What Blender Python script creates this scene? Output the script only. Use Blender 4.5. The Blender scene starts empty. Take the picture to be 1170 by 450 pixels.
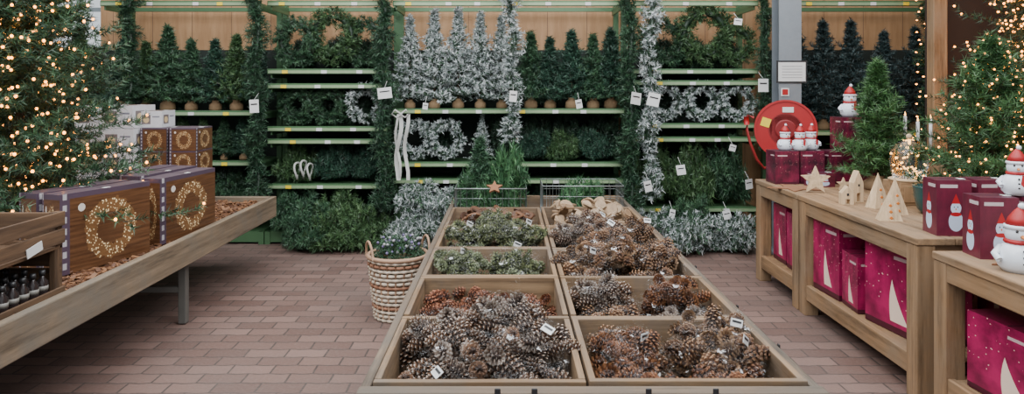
import bpy, math, numpy as np
from math import pi, sin, cos, radians
rng = np.random.default_rng(7)
scene = bpy.context.scene

# ------------------------------------------------------------------ materials
class NT:
    def __init__(s, name):
        s.mat = bpy.data.materials.new(name); s.mat.use_nodes = True
        s.t = s.mat.node_tree; s.n = s.t.nodes; s.l = s.t.links
        s.b = s.n['Principled BSDF']
    def node(s, typ, **kw):
        nd = s.n.new(typ)
        for k, v in kw.items(): setattr(nd, k, v)
        return nd
    def set(s, sock, v):
        if isinstance(v, bpy.types.NodeSocket): s.l.new(v, sock)
        else: sock.default_value = v
    def m(s, op, a, b=None, clamp=False):
        nd = s.node('ShaderNodeMath', operation=op, use_clamp=clamp)
        s.set(nd.inputs[0], a)
        if b is not None: s.set(nd.inputs[1], b)
        return nd.outputs[0]
    def mix(s, f, a, b):
        nd = s.node('ShaderNodeMix', data_type='RGBA')
        s.set(nd.inputs[0], f)
        s.set(nd.inputs[6], a if isinstance(a, bpy.types.NodeSocket) else (*a, 1))
        s.set(nd.inputs[7], b if isinstance(b, bpy.types.NodeSocket) else (*b, 1))
        return nd.outputs[2]
    def coord(s, kind='Object', scale=(1, 1, 1)):
        tc = s.node('ShaderNodeTexCoord'); mp = s.node('ShaderNodeMapping')
        mp.inputs['Scale'].default_value = scale
        s.l.new(tc.outputs[kind], mp.inputs[0]); return mp.outputs[0]
    def noise(s, vec, scale, detail=4, rough=.6):
        nd = s.node('ShaderNodeTexNoise')
        nd.inputs['Scale'].default_value = scale; nd.inputs['Detail'].default_value = detail
        nd.inputs['Roughness'].default_value = rough
        s.l.new(vec, nd.inputs['Vector']); return nd.outputs[0]
    def voro(s, vec, scale):
        nd = s.node('ShaderNodeTexVoronoi'); nd.inputs['Scale'].default_value = scale
        s.l.new(vec, nd.inputs['Vector']); return nd
    def ramp(s, f, lo, hi):
        nd = s.node('ShaderNodeMapRange'); nd.inputs[1].default_value = lo; nd.inputs[2].default_value = hi
        s.set(nd.inputs[0], f); return nd.outputs[0]
    def color(s, c): s.set(s.b.inputs['Base Color'], c if isinstance(c, bpy.types.NodeSocket) else (*c, 1))
    def bump(s, h, strength=.3, dist=.01):
        nd = s.node('ShaderNodeBump'); nd.inputs['Strength'].default_value = strength
        nd.inputs['Distance'].default_value = dist
        s.l.new(h, nd.inputs['Height']); s.l.new(nd.outputs[0], s.b.inputs['Normal'])

def plain(name, c, rough=.5, metal=0, emit=0, var=.12):
    t = NT(name); v = t.coord()
    n = t.noise(v, 18)
    t.color(t.mix(n, tuple(x*(1-var) for x in c), tuple(min(1, x*(1+var)) for x in c)))
    t.b.inputs['Roughness'].default_value = rough; t.b.inputs['Metallic'].default_value = metal
    if emit:
        t.b.inputs['Emission Color'].default_value = (*c, 1); t.b.inputs['Emission Strength'].default_value = emit
    return t.mat

def wood(name, c1, c2, axis, grey=None):
    t = NT(name); sc = [28, 28, 28]; sc[axis] = 1.6
    v = t.coord('Object', sc); n = t.noise(v, 1.0, 6, .65)
    f = t.ramp(n, .32, .68)
    big = t.noise(t.coord(), 2.3, 5, .7)
    c = t.mix(f, c1, c2)
    if grey: c = t.mix(t.ramp(big, .42, .62), c, grey)
    sc2 = [6, 6, 6]; sc2[axis] = .5
    st = t.noise(t.coord('Object', sc2), 3, 5, .7)
    c = t.mix(t.m('MULTIPLY', t.ramp(st, .52, .68), .65), c, tuple(x*.35 for x in c1))
    t.color(c); t.b.inputs['Roughness'].default_value = .75
    t.bump(n, .4, .006); return t.mat
def wood3(name, c1, c2, grey=None): return [wood(name+'_'+a, c1, c2, i, grey) for i, a in enumerate('xyz')]

W_TAN = wood3('tan_pine', (.17, .095, .042), (.36, .215, .11), (.24, .16, .095))
W_BIN = wood3('bin_pine', (.12, .070, .035), (.29, .185, .10), (.16, .12, .088))
W_GREY = wood3('weathered_wood', (.08, .055, .036), (.18, .13, .09), (.11, .09, .07))
W_EDGE = wood3('table_edge_wood', (.115, .082, .052), (.26, .19, .125), (.155, .13, .10))
W_CRATE = wood3('brown_crate_wood', (.05, .026, .013), (.14, .078, .04))
W_DARK = wood3('dark_crate_wood', (.09, .045, .02), (.22, .125, .06))
W_LIGHT = wood3('light_birch', (.45, .31, .18), (.66, .49, .31))

def attr_mat(name, rough=.6, lo=-.2, hi=.9):
    t = NT(name); a = t.node('ShaderNodeAttribute', attribute_name='Col')
    n = t.noise(t.coord(), 25)
    dk = t.node('ShaderNodeHueSaturation'); t.l.new(a.outputs['Color'], dk.inputs['Color'])
    t.l.new(t.ramp(n, lo, hi), dk.inputs['Value']); t.color(dk.outputs[0])
    t.b.inputs['Roughness'].default_value = rough
    return t.mat
M_NEED = attr_mat('artificial_needles', .5, -.1, .65)
M_CONE = attr_mat('pinecone_scales', .65)
M_GEN = attr_mat('coloured_matte', .6)

def film():
    t = NT('clear_plastic_film')
    tr = t.node('ShaderNodeBsdfTransparent'); tr.inputs[0].default_value = (.99, .99, .99, 1)
    gl = t.node('ShaderNodeBsdfGlossy'); gl.inputs['Roughness'].default_value = .08
    gl.inputs[0].default_value = (.95, .96, .98, 1)
    n = t.noise(t.coord('Object', (1, 1, 1.6)), 20, 3, .5)
    bp = t.node('ShaderNodeBump'); bp.inputs['Strength'].default_value = 1; bp.inputs['Distance'].default_value = .02
    t.l.new(n, bp.inputs['Height']); t.l.new(bp.outputs[0], gl.inputs['Normal'])
    mx = t.node('ShaderNodeMixShader')
    f = t.m('ADD', .012, t.m('MULTIPLY', t.ramp(n, .64, .68), .22))
    t.l.new(f, mx.inputs[0]); t.l.new(tr.outputs[0], mx.inputs[1]); t.l.new(gl.outputs[0], mx.inputs[2])
    t.l.new(mx.outputs[0], t.n['Material Output'].inputs[0]); return t.mat
M_FILM = film()
M_WHITE = plain('white_card', (.62, .62, .61), .5, var=.03)
M_CLOTH = plain('cream_ribbon_cloth', (.42, .42, .40), .7, var=.08)
M_SHELF = plain('green_shelf_metal', (.07, .15, .07), .4, .2)
M_RAIL = plain('shelf_price_rail', (.24, .33, .19), .35, .1)
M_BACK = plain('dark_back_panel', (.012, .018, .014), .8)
M_STEEL = plain('galvanised_steel', (.26, .29, .32), .45, .6)
M_RED = plain('red_enamel', (.34, .009, .011), .5)
M_RED2 = plain('dark_red_enamel', (.20, .006, .008), .55)
M_BULB = plain('warm_bulb', (1.0, .34, .05), .4, emit=10, var=0)
M_BULBW = plain('warm_white_bulb', (1.0, .5, .14), .4, emit=5, var=0)
M_BLACK = plain('black_plastic', (.02, .02, .022), .4)
M_SNOW = plain('frosted_acrylic', (.66, .70, .76), .25, emit=.04, var=.03)
t = NT('clear_glass'); t.b.inputs['Transmission Weight'].default_value = 1; t.b.inputs['Roughness'].default_value = .03
t.color((.93, .97, .96)); M_GLASS = t.mat
M_POT = plain('teal_glazed_pot', (.02, .07, .07), .25)
M_JUTE = plain('jute_wrap', (.22, .14, .075), .9)
M_TRUNK = plain('brown_trunk', (.05, .035, .02), .9)
M_WIRE = plain('grey_wire', (.35, .38, .38), .4, .7)
M_ORANGE = plain('orange_ornament', (.6, .18, .03), .5)
M_FELT = plain('brown_felt', (.24, .11, .055), .95)
M_YEL = plain('yellow_label', (.75, .55, .03), .5)

# ------------------------------------------------------------------ mesh builder
def nrm(v): return v/np.maximum(np.linalg.norm(v, axis=-1, keepdims=True), 1e-9)
def rotm(ax, ay, az):
    cx, sx, cy, sy, cz, sz = cos(ax), sin(ax), cos(ay), sin(ay), cos(az), sin(az)
    return np.array([[cz, -sz, 0], [sz, cz, 0], [0, 0, 1]])@np.array([[cy, 0, sy], [0, 1, 0], [-sy, 0, cy]])@np.array([[1, 0, 0], [0, cx, -sx], [0, sx, cx]])
class MB:
    def __init__(s): s.v = []; s.f = []; s.mi = []; s.c = []; s.nv = 0; s.sm = []
    def add(s, V, F, mat=0, col=(.5, .5, .5), smooth=False):
        V = np.asarray(V, float).reshape(-1, 3)
        o = s.nv
        if isinstance(F, np.ndarray): F = (F+o).tolist()
        else: F = [[i+o for i in f] for f in F]
        s.v.append(V); s.f += F; s.mi += [mat]*len(F); s.sm += [smooth]*len(F)
        C = np.asarray(col, float)
        if C.ndim == 1: C = np.tile(C[:3], (len(V), 1))
        s.c.append(C); s.nv += len(V)
    def box(s, c, d, mat=0, rot=0, col=(.5, .5, .5), R=None):
        x, y, z = np.array(d)/2
        V = np.array([[-x,-y,-z],[x,-y,-z],[x,y,-z],[-x,y,-z],[-x,-y,z],[x,-y,z],[x,y,z],[-x,y,z]])
        if R is None and rot: R = rotm(0, 0, rot)
        if R is not None: V = V@R.T
        s.add(V+np.array(c), [[0,3,2,1],[4,5,6,7],[0,1,5,4],[1,2,6,5],[2,3,7,6],[3,0,4,7]], mat, col)
    def board(s, x0, x1, y0, y1, z0, z1):
        d = (x1-x0, y1-y0, z1-z0)
        s.box(((x0+x1)/2, (y0+y1)/2, (z0+z1)/2), d, int(np.argmax(d)))
    def lathe(s, prof, n=20, mat=0, c=(0, 0, 0), col=(.5, .5, .5), R=None, smooth=True):
        a = np.arange(n)*2*pi/n
        V = np.concatenate([np.stack([r*np.cos(a), r*np.sin(a), np.full(n, z)], 1) for r, z in prof])
        if R is not None: V = V@R.T
        F = []
        for i in range(len(prof)-1):
            for j in range(n):
                k = (j+1) % n; F.append([i*n+j, i*n+k, (i+1)*n+k, (i+1)*n+j])
        F.append(list(range(n))[::-1]); F.append([(len(prof)-1)*n+j for j in range(n)])
        s.add(V+np.array(c), F, mat, col, smooth)
    def sphere(s, c, r, mat=0, n=12, col=(.5, .5, .5), sq=(1, 1, 1)):
        m = max(4, n//2+1)
        prof = [(max(.001, sin(pi*i/m)), -cos(pi*i/m)) for i in range(m+1)]
        t = MB(); t.lathe(prof, n)
        s.add(t.v[0]*r*np.array(sq)+np.array(c), t.f, mat, col, True)
    def tube(s, pts, r, n=6, mat=0, col=(.5, .5, .5), closed=False):
        P = np.array(pts, float); N = len(P)
        rr = np.full(N, r) if np.isscalar(r) else np.array(r)
        T = np.zeros_like(P)
        if closed: T = nrm(np.roll(P, -1, 0)-np.roll(P, 1, 0))
        else:
            T[1:-1] = P[2:]-P[:-2]; T[0] = P[1]-P[0]; T[-1] = P[-1]-P[-2]; T = nrm(T)
        up = np.array([0, 0, 1.]); 
        if abs(T[0] @ up) > .9: up = np.array([1., 0, 0])
        U = nrm(np.cross(T, up)); W = np.cross(T, U)
        a = np.arange(n)*2*pi/n
        V = (P[:, None]+rr[:, None, None]*(np.cos(a)[None, :, None]*U[:, None]+np.sin(a)[None, :, None]*W[:, None])).reshape(-1, 3)
        F = []
        for i in range(N if closed else N-1):
            i2 = (i+1) % N
            for j in range(n):
                k = (j+1) % n; F.append([i*n+j, i*n+k, i2*n+k, i2*n+j])
        if not closed: F.append(list(range(n))); F.append([(N-1)*n+j for j in range(n)][::-1])
        s.add(V, F, mat, col, True)
    def prism(s, poly, th, mat=0, c=(0, 0, 0), R=None, col=(.5, .5, .5)):
        n = len(poly)
        V = np.array([[x, -th/2, z] for x, z in poly]+[[x, th/2, z] for x, z in poly])
        if R is not None: V = V@R.T
        F = [list(range(n)), [n+i for i in range(n)][::-1]]
        for i in range(n):
            k = (i+1) % n; F.append([k, i, n+i, n+k])
        s.add(V+np.array(c), F, mat, col)
    def mesh(s, name, mats):
        me = bpy.data.meshes.new(name)
        V = np.concatenate(s.v)
        me.from_pydata(V.tolist(), [], s.f)
        for m in mats: me.materials.append(m)
        me.polygons.foreach_set('material_index', s.mi); me.polygons.foreach_set('use_smooth', s.sm)
        C = np.concatenate(s.c); a = me.color_attributes.new('Col', 'FLOAT_COLOR', 'POINT')
        a.data.foreach_set('color', np.concatenate([C, np.ones((len(C), 1))], 1).ravel())
        me.update(); return me
    def obj(s, name, mats, loc=(0, 0, 0), rot=0, bevel=0, parent=None):
        return put(s.mesh(name, mats), name, loc, rot, 1, bevel, parent)
def put(me, name, loc=(0, 0, 0), rot=0, scale=1, bevel=0, parent=None):
    o = bpy.data.objects.new(name, me); scene.collection.objects.link(o)
    o.location = loc; o.rotation_euler = rot if isinstance(rot, tuple) else (0, 0, rot)
    o.scale = (scale,)*3 if np.isscalar(scale) else scale
    if bevel:
        b = o.modifiers.new('bevel', 'BEVEL'); b.width = bevel; b.segments = 2; b.limit_method = 'ANGLE'
    if parent: o.parent = parent
    return o

# ------------------------------------------------------------------ room
def floor_mat():
    t = NT('brick_pavers'); v = t.coord()
    b = t.node('ShaderNodeTexBrick'); b.offset = .5
    wv = t.node('ShaderNodeVectorMath', operation='ADD')
    nz = t.node('ShaderNodeTexNoise'); nz.inputs['Scale'].default_value = 3; t.l.new(v, nz.inputs['Vector'])
    sc = t.node('ShaderNodeVectorMath', operation='SCALE'); sc.inputs['Scale'].default_value = .02
    t.l.new(nz.outputs['Color'], sc.inputs[0]); t.l.new(v, wv.inputs[0]); t.l.new(sc.outputs[0], wv.inputs[1])
    sx = t.node('ShaderNodeSeparateXYZ'); t.l.new(wv.outputs[0], sx.inputs[0])
    zig = t.m('MULTIPLY', t.m('PINGPONG', sx.outputs[0], .05625), .12)
    cb = t.node('ShaderNodeCombineXYZ'); t.l.new(sx.outputs[0], cb.inputs[0]); t.l.new(t.m('ADD', sx.outputs[1], zig), cb.inputs[1])
    t.l.new(cb.outputs[0], b.inputs['Vector'])
    for k, x in dict(Scale=1, **{'Mortar Size': .0055, 'Mortar Smooth': .2, 'Brick Width': .225, 'Row Height': .115, 'Bias': 0}).items(): b.inputs[k].default_value = x
    b.inputs['Color1'].default_value = (.112, .062, .050, 1); b.inputs['Color2'].default_value = (.205, .125, .103, 1)
    b.inputs['Mortar'].default_value = (.05, .037, .032, 1)
    big = t.noise(v, 1.1, 6, .65); fine = t.noise(v, 60, 3)
    c = t.mix(t.m('MULTIPLY', t.ramp(big, .4, .65), .45), b.outputs['Color'], (.125, .098, .088))
    c = t.mix(t.m('MULTIPLY', t.ramp(fine, .45, .75), .22), c, (.27, .20, .175))
    t.color(c); t.b.inputs['Roughness'].default_value = .6
    t.bump(t.m('SUBTRACT', t.m('MULTIPLY', fine, .25), b.outputs['Fac']), .6, .006); return t.mat
mb = MB(); mb.box((0, 4, -.05), (18, 18, .1)); mb.obj('floor', [floor_mat()])

def wall_mat():
    t = NT('plywood_wall'); v = t.coord('Object', (6, 6, .7)); n = t.noise(v, 3, 6)
    c = t.mix(t.ramp(n, .3, .7), (.34, .18, .08), (.48, .28, .14))
    w = t.node('ShaderNodeSeparateXYZ'); t.l.new(t.coord(), w.inputs[0])
    fr = t.m('FRACT', t.m('DIVIDE', w.outputs[0], .42))
    c = t.mix(t.m('LESS_THAN', fr, .015), c, (.16, .09, .05)); t.color(c)
    t.b.inputs['Roughness'].default_value = .6; return t.mat
WM = wall_mat()
mb = MB(); mb.box((1.0, 7.5, 2.1), (10.66, .1, 4.2)); mb.obj('wall_back', [WM])
mb = MB(); mb.box((6.35, 2.5, 2.1), (.1, 9.9, 4.2)); mb.obj('wall_right', [WM])
mb = MB()
for i in range(9): mb.box((-4.6-i*.45, 9.0, 2.2), (.05, .06, 4.4), 0)
for z in (2.0, 2.5, 3.4, 4.3): mb.box((-6.4, 9.0, z), (3.8, .05, .05), 0)
mb.box((-6.4, 9.05, .95), (3.8, .05, 1.9), 1)
mb.obj('window_1', [plain('grey_window_frame', (.3, .35, .38), .4), M_BACK])
mb = MB()
for y in (-2, 1, 4, 7): mb.box((-1, y, 4.35), (14.6, .12, .22))
for x in (-7, -4, -1, 2, 5): mb.box((x, 2.5, 4.5), (.1, 11, .1))
mb.obj('ceiling', [M_STEEL])

# ------------------------------------------------------------------ foliage
G_DK, G_LT = (.018, .060, .032), (.082, .18, .088)
F_DK, F_LT = (.36, .42, .42), (.84, .88, .89)
def needles(mb, B, D, L, n, nl, nw, c0=G_DK, c1=G_LT, frost=0.):
    N = len(B); t = rng.uniform(0, 1, (N, n))
    pos = B[:, None]+D[:, None]*(L[:, None]*t)[..., None]
    per = nrm(np.cross(rng.normal(size=(N, n, 3)), D[:, None]))
    nd = nrm(D[:, None]*.6+per*.85)*(nl*rng.uniform(.65, 1.15, (N, n)))[..., None]
    sd = nrm(np.cross(nd, rng.normal(size=(N, n, 3))))*nw/2
    V = np.stack([pos-sd, pos+sd, pos+nd], 2).reshape(-1, 3)
    F = np.arange(len(V)).reshape(-1, 3)
    k = (rng.uniform(0, 1, (N, 1))**1.4*.75+rng.uniform(0, 1, (N, n))*.25)[..., None]
    C = np.array(c0)*(1-k)+np.array(c1)*k
    if frost:
        tw = rng.uniform(.5, 1.3, (N, 1))
        fm = (rng.uniform(0, 1, (N, n)) < frost*tw*(.45+.9*t))[..., None]
        fw = np.array(F_DK)*(1-k)+np.array(F_LT)*k
        C = np.where(fm, fw, C)
    C = np.repeat(C.reshape(-1, 3), 3, 0)
    mb.add(V, F, 0, C)
    sdw = nrm(np.cross(D, rng.normal(size=(N, 3))))*.003
    V = np.stack([B-sdw, B+sdw, B+D*L[:, None]], 1).reshape(-1, 3)
    mb.add(V, np.arange(len(V)).reshape(-1, 3), 0, (.06, .05, .03))
def tree_tw(H, R, nb, nt, tl, z0=.08, up=.3, jag=.0, pw=1.0):
    B, D, L = [], [], []
    for i in range(nb):
        t = i/nb; z = H*(z0+(.97-z0)*t**1.05); Lb = R*(1-t)**pw*rng.uniform(.7-jag, 1.12+jag*.8)+.012
        a = i*2.39996+rng.uniform(-.3, .3); d = nrm(np.array([cos(a), sin(a), (up*(t*1.6-.15))+rng.uniform(-.15, .25)+.7*t*t]))
        s = np.array([-sin(a), cos(a), 0])
        for j in range(nt):
            f = .12+.88*(j/(max(1, nt-1))); k = (0 if j == nt-1 else (1 if j % 2 else -1))
            B.append(np.array([0, 0, z])+d*Lb*f); D.append(nrm(d+s*k*.9+rng.normal(size=3)*.2+np.array([0, 0, .25+jag]))); L.append(tl*rng.uniform(.7, 1.2)*(1-.55*t))
    for j in range(5): B.append(np.array([0, 0, H*.93])); D.append(nrm(np.array([0, 0, 1])+rng.normal(size=3)*.12*j)); L.append(tl*1.1)
    return np.array(B), np.array(D), np.array(L)
def tree_mesh(name, H, R, nb, nt, tl, npt, nl, nw, c0=G_DK, c1=G_LT, frost=0., pot=True, z0=.1, base_r=.06, up=.3, jag=0., pw=1.0):
    mb = MB(); B, D, L = tree_tw(H, R, nb, nt, tl, z0, up, jag, pw)
    needles(mb, B, D, L, npt, nl, nw, c0, c1, frost)
    mb.lathe([(H*.012, 0), (H*.01, H*.3), (.002, H)], 6, 2)
    if pot:
        mb.lathe([(base_r*.8, 0), (base_r, .02), (base_r*.95, .06), (base_r*.5, .085), (base_r*.6, .1)], 12, 1)
    return mb.mesh(name, [M_NEED, M_JUTE, M_TRUNK]), B+D*L[:, None]
def wreath_mesh(name, R, r, n, npt, nl, nw, frost=0., c0=G_DK, c1=G_LT):
    mb = MB(); a = rng.uniform(0, 2*pi, n); p = rng.uniform(0, 2*pi, n)
    C = np.stack([R*np.cos(a), 0*a, R*np.sin(a)], 1); rad = nrm(C); T = np.stack([-np.sin(a), 0*a, np.cos(a)], 1)
    O = rad*np.cos(p)[:, None]+np.array([0, 1., 0])*np.sin(p)[:, None]
    needles(mb, C+O*r*.35, nrm(O+T*.8+rng.normal(size=(n, 3))*.3), rng.uniform(.6, 1.1, n)*r, npt, nl, nw, c0, c1, frost)
    q = np.arange(32)*2*pi/32
    mb.tube([(R*cos(x), 0, R*sin(x)) for x in q], r*.35, 6, 0, (.015, .04, .02), True)
    V = np.concatenate(mb.v); zmin = V[:, 2].min()
    mb.v = [v-np.array([0, 0, zmin]) for v in mb.v]
    return mb.mesh(name, [M_NEED])
R = lambda a, b: rng.uniform(a, b)
def pile_mesh(name, sx, sy, sz, n, npt, nl, nw, frost=0., c0=G_DK, c1=G_LT):
    mb = MB(); B, D = [], []
    nc = 10
    for c in range(nc):
        a = c*2*pi/nc+R(-.3, .3); r = R(.15, .62); cz = R(.15, .7)
        cen = np.array([cos(a)*r*sx, sin(a)*r*sy, cz*sz]); rad = R(.32, .48)*min(sx, sz)
        ax = nrm(rng.normal(size=3)); u = nrm(np.cross(ax, [0, 0, 1.001])); w = np.cross(ax, u)
        m = n//nc; th = rng.uniform(0, 2*pi, m)
        ring = u*np.cos(th)[:, None]+w*np.sin(th)[:, None]
        B.append(cen+ring*rad*.75); D.append(nrm(ring*.8+rng.normal(size=(m, 3))*.7))
    B = np.concatenate(B); D = np.concatenate(D); B[:, 2] = np.maximum(B[:, 2], .03)
    D[:, 2] = np.where(B[:, 2] < .1, np.abs(D[:, 2]), D[:, 2])
    B[:, 0] = np.clip(B[:, 0], -sx*.9, sx*.9); B[:, 1] = np.clip(B[:, 1], -sy*.85, sy*.85)
    needles(mb, B, D, np.full(len(B), .075), npt, nl, nw, c0, c1, frost)
    return mb.mesh(name, [M_NEED])
def garland_mesh(name, H, r, n, npt, nl, nw, frost=0., c0=G_DK, c1=G_LT):
    mb = MB(); z = rng.uniform(.03, H, n); a = rng.uniform(0, 2*pi, n)
    off = .02
    C = np.stack([off*np.cos(z*9), off*np.sin(z*9), z], 1); O = np.stack([np.cos(a), np.sin(a), rng.uniform(-.5, .4, n)], 1)
    lump = r*(.75+.3*np.sin(z*13)+.12*rng.normal(size=n))
    needles(mb, C, nrm(O), np.maximum(.03, lump), npt, nl, nw, c0, c1, frost)
    mb.tube([(off*cos(x*9), off*sin(x*9), x) for x in np.linspace(0, H, 40)], .022, 6, 0, (.015, .04, .02))
    return mb.mesh(name, [M_NEED])
TC = [((.018, .060, .032), (.085, .185, .09)), ((.022, .066, .024), (.11, .205, .08)), ((.014, .048, .034), (.058, .14, .085))]
T_GREEN = [tree_mesh('green_tree_mesh%d' % i, .66, .19+.02*(i % 3), 80, 6, .075, 16, .042, .0085, *TC[i % 3], z0=.14, jag=.3, up=.7, pw=1.25)[0] for i in range(4)]
T_FROST = [tree_mesh('frost_tree_mesh%d' % i, .98, .24, 85, 7, .085, 16, .04, .010, frost=.85, z0=.1, jag=.3, up=.8, pw=1.2)[0] for i in range(3)]
T_DARK = [tree_mesh('dark_tree_mesh%d' % i, 1.0, .29, 90, 8, .085, 15, .04, .008, (.016, .035, .036), (.06, .10, .10), jag=.3, pw=1.15)[0] for i in range(2)]
WR_G = [wreath_mesh('green_wreath_mesh%d' % i, .17, .08, 280, 20, .042, .008, c0=TC[i][0], c1=TC[i][1]) for i in range(2)]
WR_F = [wreath_mesh('frost_wreath_mesh%d' % i, .135, .052, 200, 20, .03, .009, .85) for i in range(2)]
PI_G = [pile_mesh('green_pile_mesh%d' % i, .30, .22, .26, 540, 20, .045, .008, 0, *TC[i]) for i in range(3)]
PI_D = [pile_mesh('shaded_pile_mesh', .30, .22, .24, 440, 18, .045, .008, 0, (.008, .026, .015), (.036, .086, .045))]  # back-of-shelf piles: shade of the deep shelf put into darker needle colours
PI_F = [pile_mesh('frost_pile_mesh%d' % i, .26, .22, .26, 460, 20, .04, .0085, .55) for i in range(2)]
GA_G = garland_mesh('green_garland_mesh', 2.45, .10, 800, 19, .045, .007, c0=(.012, .042, .024), c1=(.06, .145, .07))
GA_F = garland_mesh('frost_garland_mesh', 2.2, .085, 600, 18, .04, .0085, .8)

# ------------------------------------------------------------------ back shelving
def shelf_unit(x0, x1, levels, name='garden_shelf_rack', yf=6.7, yb=7.3):
    mb = MB()
    for x in (x0, x1):
        mb.box((x, yb-.04, 1.2), (.05, .06, 2.4), 0)
        mb.box((x, yf+.03, .06), (.05, .06, .12), 0)
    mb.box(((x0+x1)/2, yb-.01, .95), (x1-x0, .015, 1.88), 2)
    mb.box(((x0+x1)/2, (yf+yb)/2, .07), (x1-x0, yb-yf-.02, .1), 0)
    for z in levels:
        top = z > 2
        if not top: mb.box(((x0+x1)/2, (yf+yb)/2, z-.015), (x1-x0, yb-yf-.04, .02), 0)
        else:
            mb.box(((x0+x1)/2, yb-.05, z-.015), (x1-x0, .04, .04), 0)
            for x in (x0+.03, x1-.03): mb.box((x, (yf+yb)/2, z-.02), (.02, yb-yf-.06, .03), 0)
        mb.box(((x0+x1)/2, yf+.01, z-.015), (x1-x0, .02, .05), 0)
        mb.box(((x0+x1)/2, yf-.005, z-.02), (x1-x0-.02, .008, .028), 1)
        for x in (x0+.03, x1-.03): mb.box((x, (yf+yb)/2, z-.05), (.015, yb-yf-.06, .05), 0)
        for k in range(int((x1-x0)/.33)):
            mb.box((x0+.2+k*.33+rng.uniform(-.06, .06), yf-.012, z-.02), (.055, .004, .03), 3 if k % 3 else 4)
    return mb.obj(name, [M_SHELF, M_RAIL, M_BACK, M_WHITE, M_YEL])
shelf_unit(-5.6, -3.96, [.3, .79, 1.27])
shelf_unit(-3.9, -2.36, [.3, .79, 1.27, 2.32])
shelf_unit(-2.30, -1.15, [.57, 1.0, 1.12, 1.53, 1.67, 2.32])
shelf_unit(-1.10, 1.12, [.62, .78, 1.29, 2.32])
shelf_unit(1.20, 2.40, [.35, 1.02, 1.15, 1.56, 1.67, 2.32])
shelf_unit(2.66, 4.6, [.5, 1.08, 2.32])

GT = lambda x, z, s, y=6.90: put(T_GREEN[rng.integers(4)], 'green_christmas_tree', (x, y+R(-.05, .05), z), R(0, 6), s)
PG = lambda x, y, z, s: put(PI_G[rng.integers(3)] if y < 7 else PI_D[0], 'pine_garland_bundle', (x, y, z), R(-.5, .5)+pi*rng.integers(2), s)
for x in (-5.3, -4.95, -4.6, -4.25): GT(x, 1.27, R(1.2, 1.35)); PG(x, 7.03, .79, (.8, .9, 1.7))
for x in (-3.78, -3.56, -3.33, -3.1, -2.87, -2.66, -2.47): GT(x, 1.27, R(.98, 1.22))
for x in (-3.3, -2.75): PG(x, 7.08, 1.27, (.9, .7, 1.1))
for x in (-2.97, -2.78, -2.6, -3.2): GT(x, .79, R(.6, .7), 6.85)
for x in (-3.3, -2.75): PG(x, 7.03, .3, (1.1, 1, 1.4)); PG(x, 7.05, .79, (1.0, .8, 1.0))
for x in (-3.1, -2.7): PG(x, 6.9, .3, (.8, .8, 1.2))
# bay B
for x, s in ((-2.05, 1.0), (-1.70, 1.12), (-1.38, 1.0)): put(WR_G[rng.integers(2)], 'green_pine_wreath', (x, 6.82+R(-.03, .08), 1.67), R(-.4, .4), s)
for x in (-2.05, -1.72, -1.4): PG(x, 7.06, 1.67, (.75, .7, 1.15))
for x in (-2.05, -1.75): put(WR_G[0], 'green_pine_wreath', (x, 6.83, 1.12), R(-.5, .5), (.85, .8, .75))
for x in (-1.95, -1.5): PG(x, 7.04, 1.12, (1.0, .7, 1.1))
put(WR_F[0], 'frosted_wreath', (-1.38, 6.8, 1.12), .2, 1.05)
for x in (-2.05, -1.7, -1.35): PG(x, 6.93, .57, (.8, .9, 1.35))
for x, y in ((-2.05, 6.75), (-1.6, 6.7), (-1.3, 6.5), (-1.85, 6.48), (-1.6, 6.42)): PG(x, y, .12 if y > 6.6 else 0, (1.0, 1.0, 1.45))
mb = MB()
for x, y, z in ((-2.02, 6.72, .70), (-1.96, 6.72, .72), (-1.90, 6.73, .69)):
    mb.tube([(x+.012*sin(2*a), y+.07*cos(a), z+.08*sin(a)) for a in np.arange(14)*2*pi/14], .010, 6, 0, closed=True)
mb.obj('ribbon_ties', [M_CLOTH])
# bay C
for x in (-.96, -.72, -.49, -.27, -.06): put(T_FROST[rng.integers(3)], 'frosted_christmas_tree', (x, 6.9+R(-.04, .08), 1.29), R(0, 6), R(.9, 1.06))
for x in (.23, .42, .63, .84, 1.02): GT(x, 1.29, R(1.0, 1.22))
for x in (-.6, .35, .8): PG(x, 7.08, 1.29, (1.0, .65, 1.2))
for x in (-.9, -.6): put(WR_F[1], 'frosted_wreath', (x, 6.80, .78), R(-.3, .3), 1.05)
put(T_FROST[1], 'frosted_christmas_tree', (-.25, 6.85, .78), 1, .46)
for x in (-.7, -.1, .3, .62, .95): PG(x, 7.03, .78, (.8, .8, 1.5))
for x in (.25, .55, .85): PG(x, 6.88, .78, (.65, .7, 1.05))
for x in (-.5, .1, .75): PG(x, 6.95, .12, (1.1, 1, 1.5))
for x, y, z, s in ((-.95, 6.45, .0, 1.05), (-.6, 6.42, .0, 1.1), (-.86, 6.48, .30, .95), (-.58, 6.48, .28, .9), (-.75, 6.38, .15, .9)):
    put(PI_F[rng.integers(2)], 'frosted_garland_bundle', (x, y, z), R(0, 6), (s, s, s*1.3))
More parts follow.
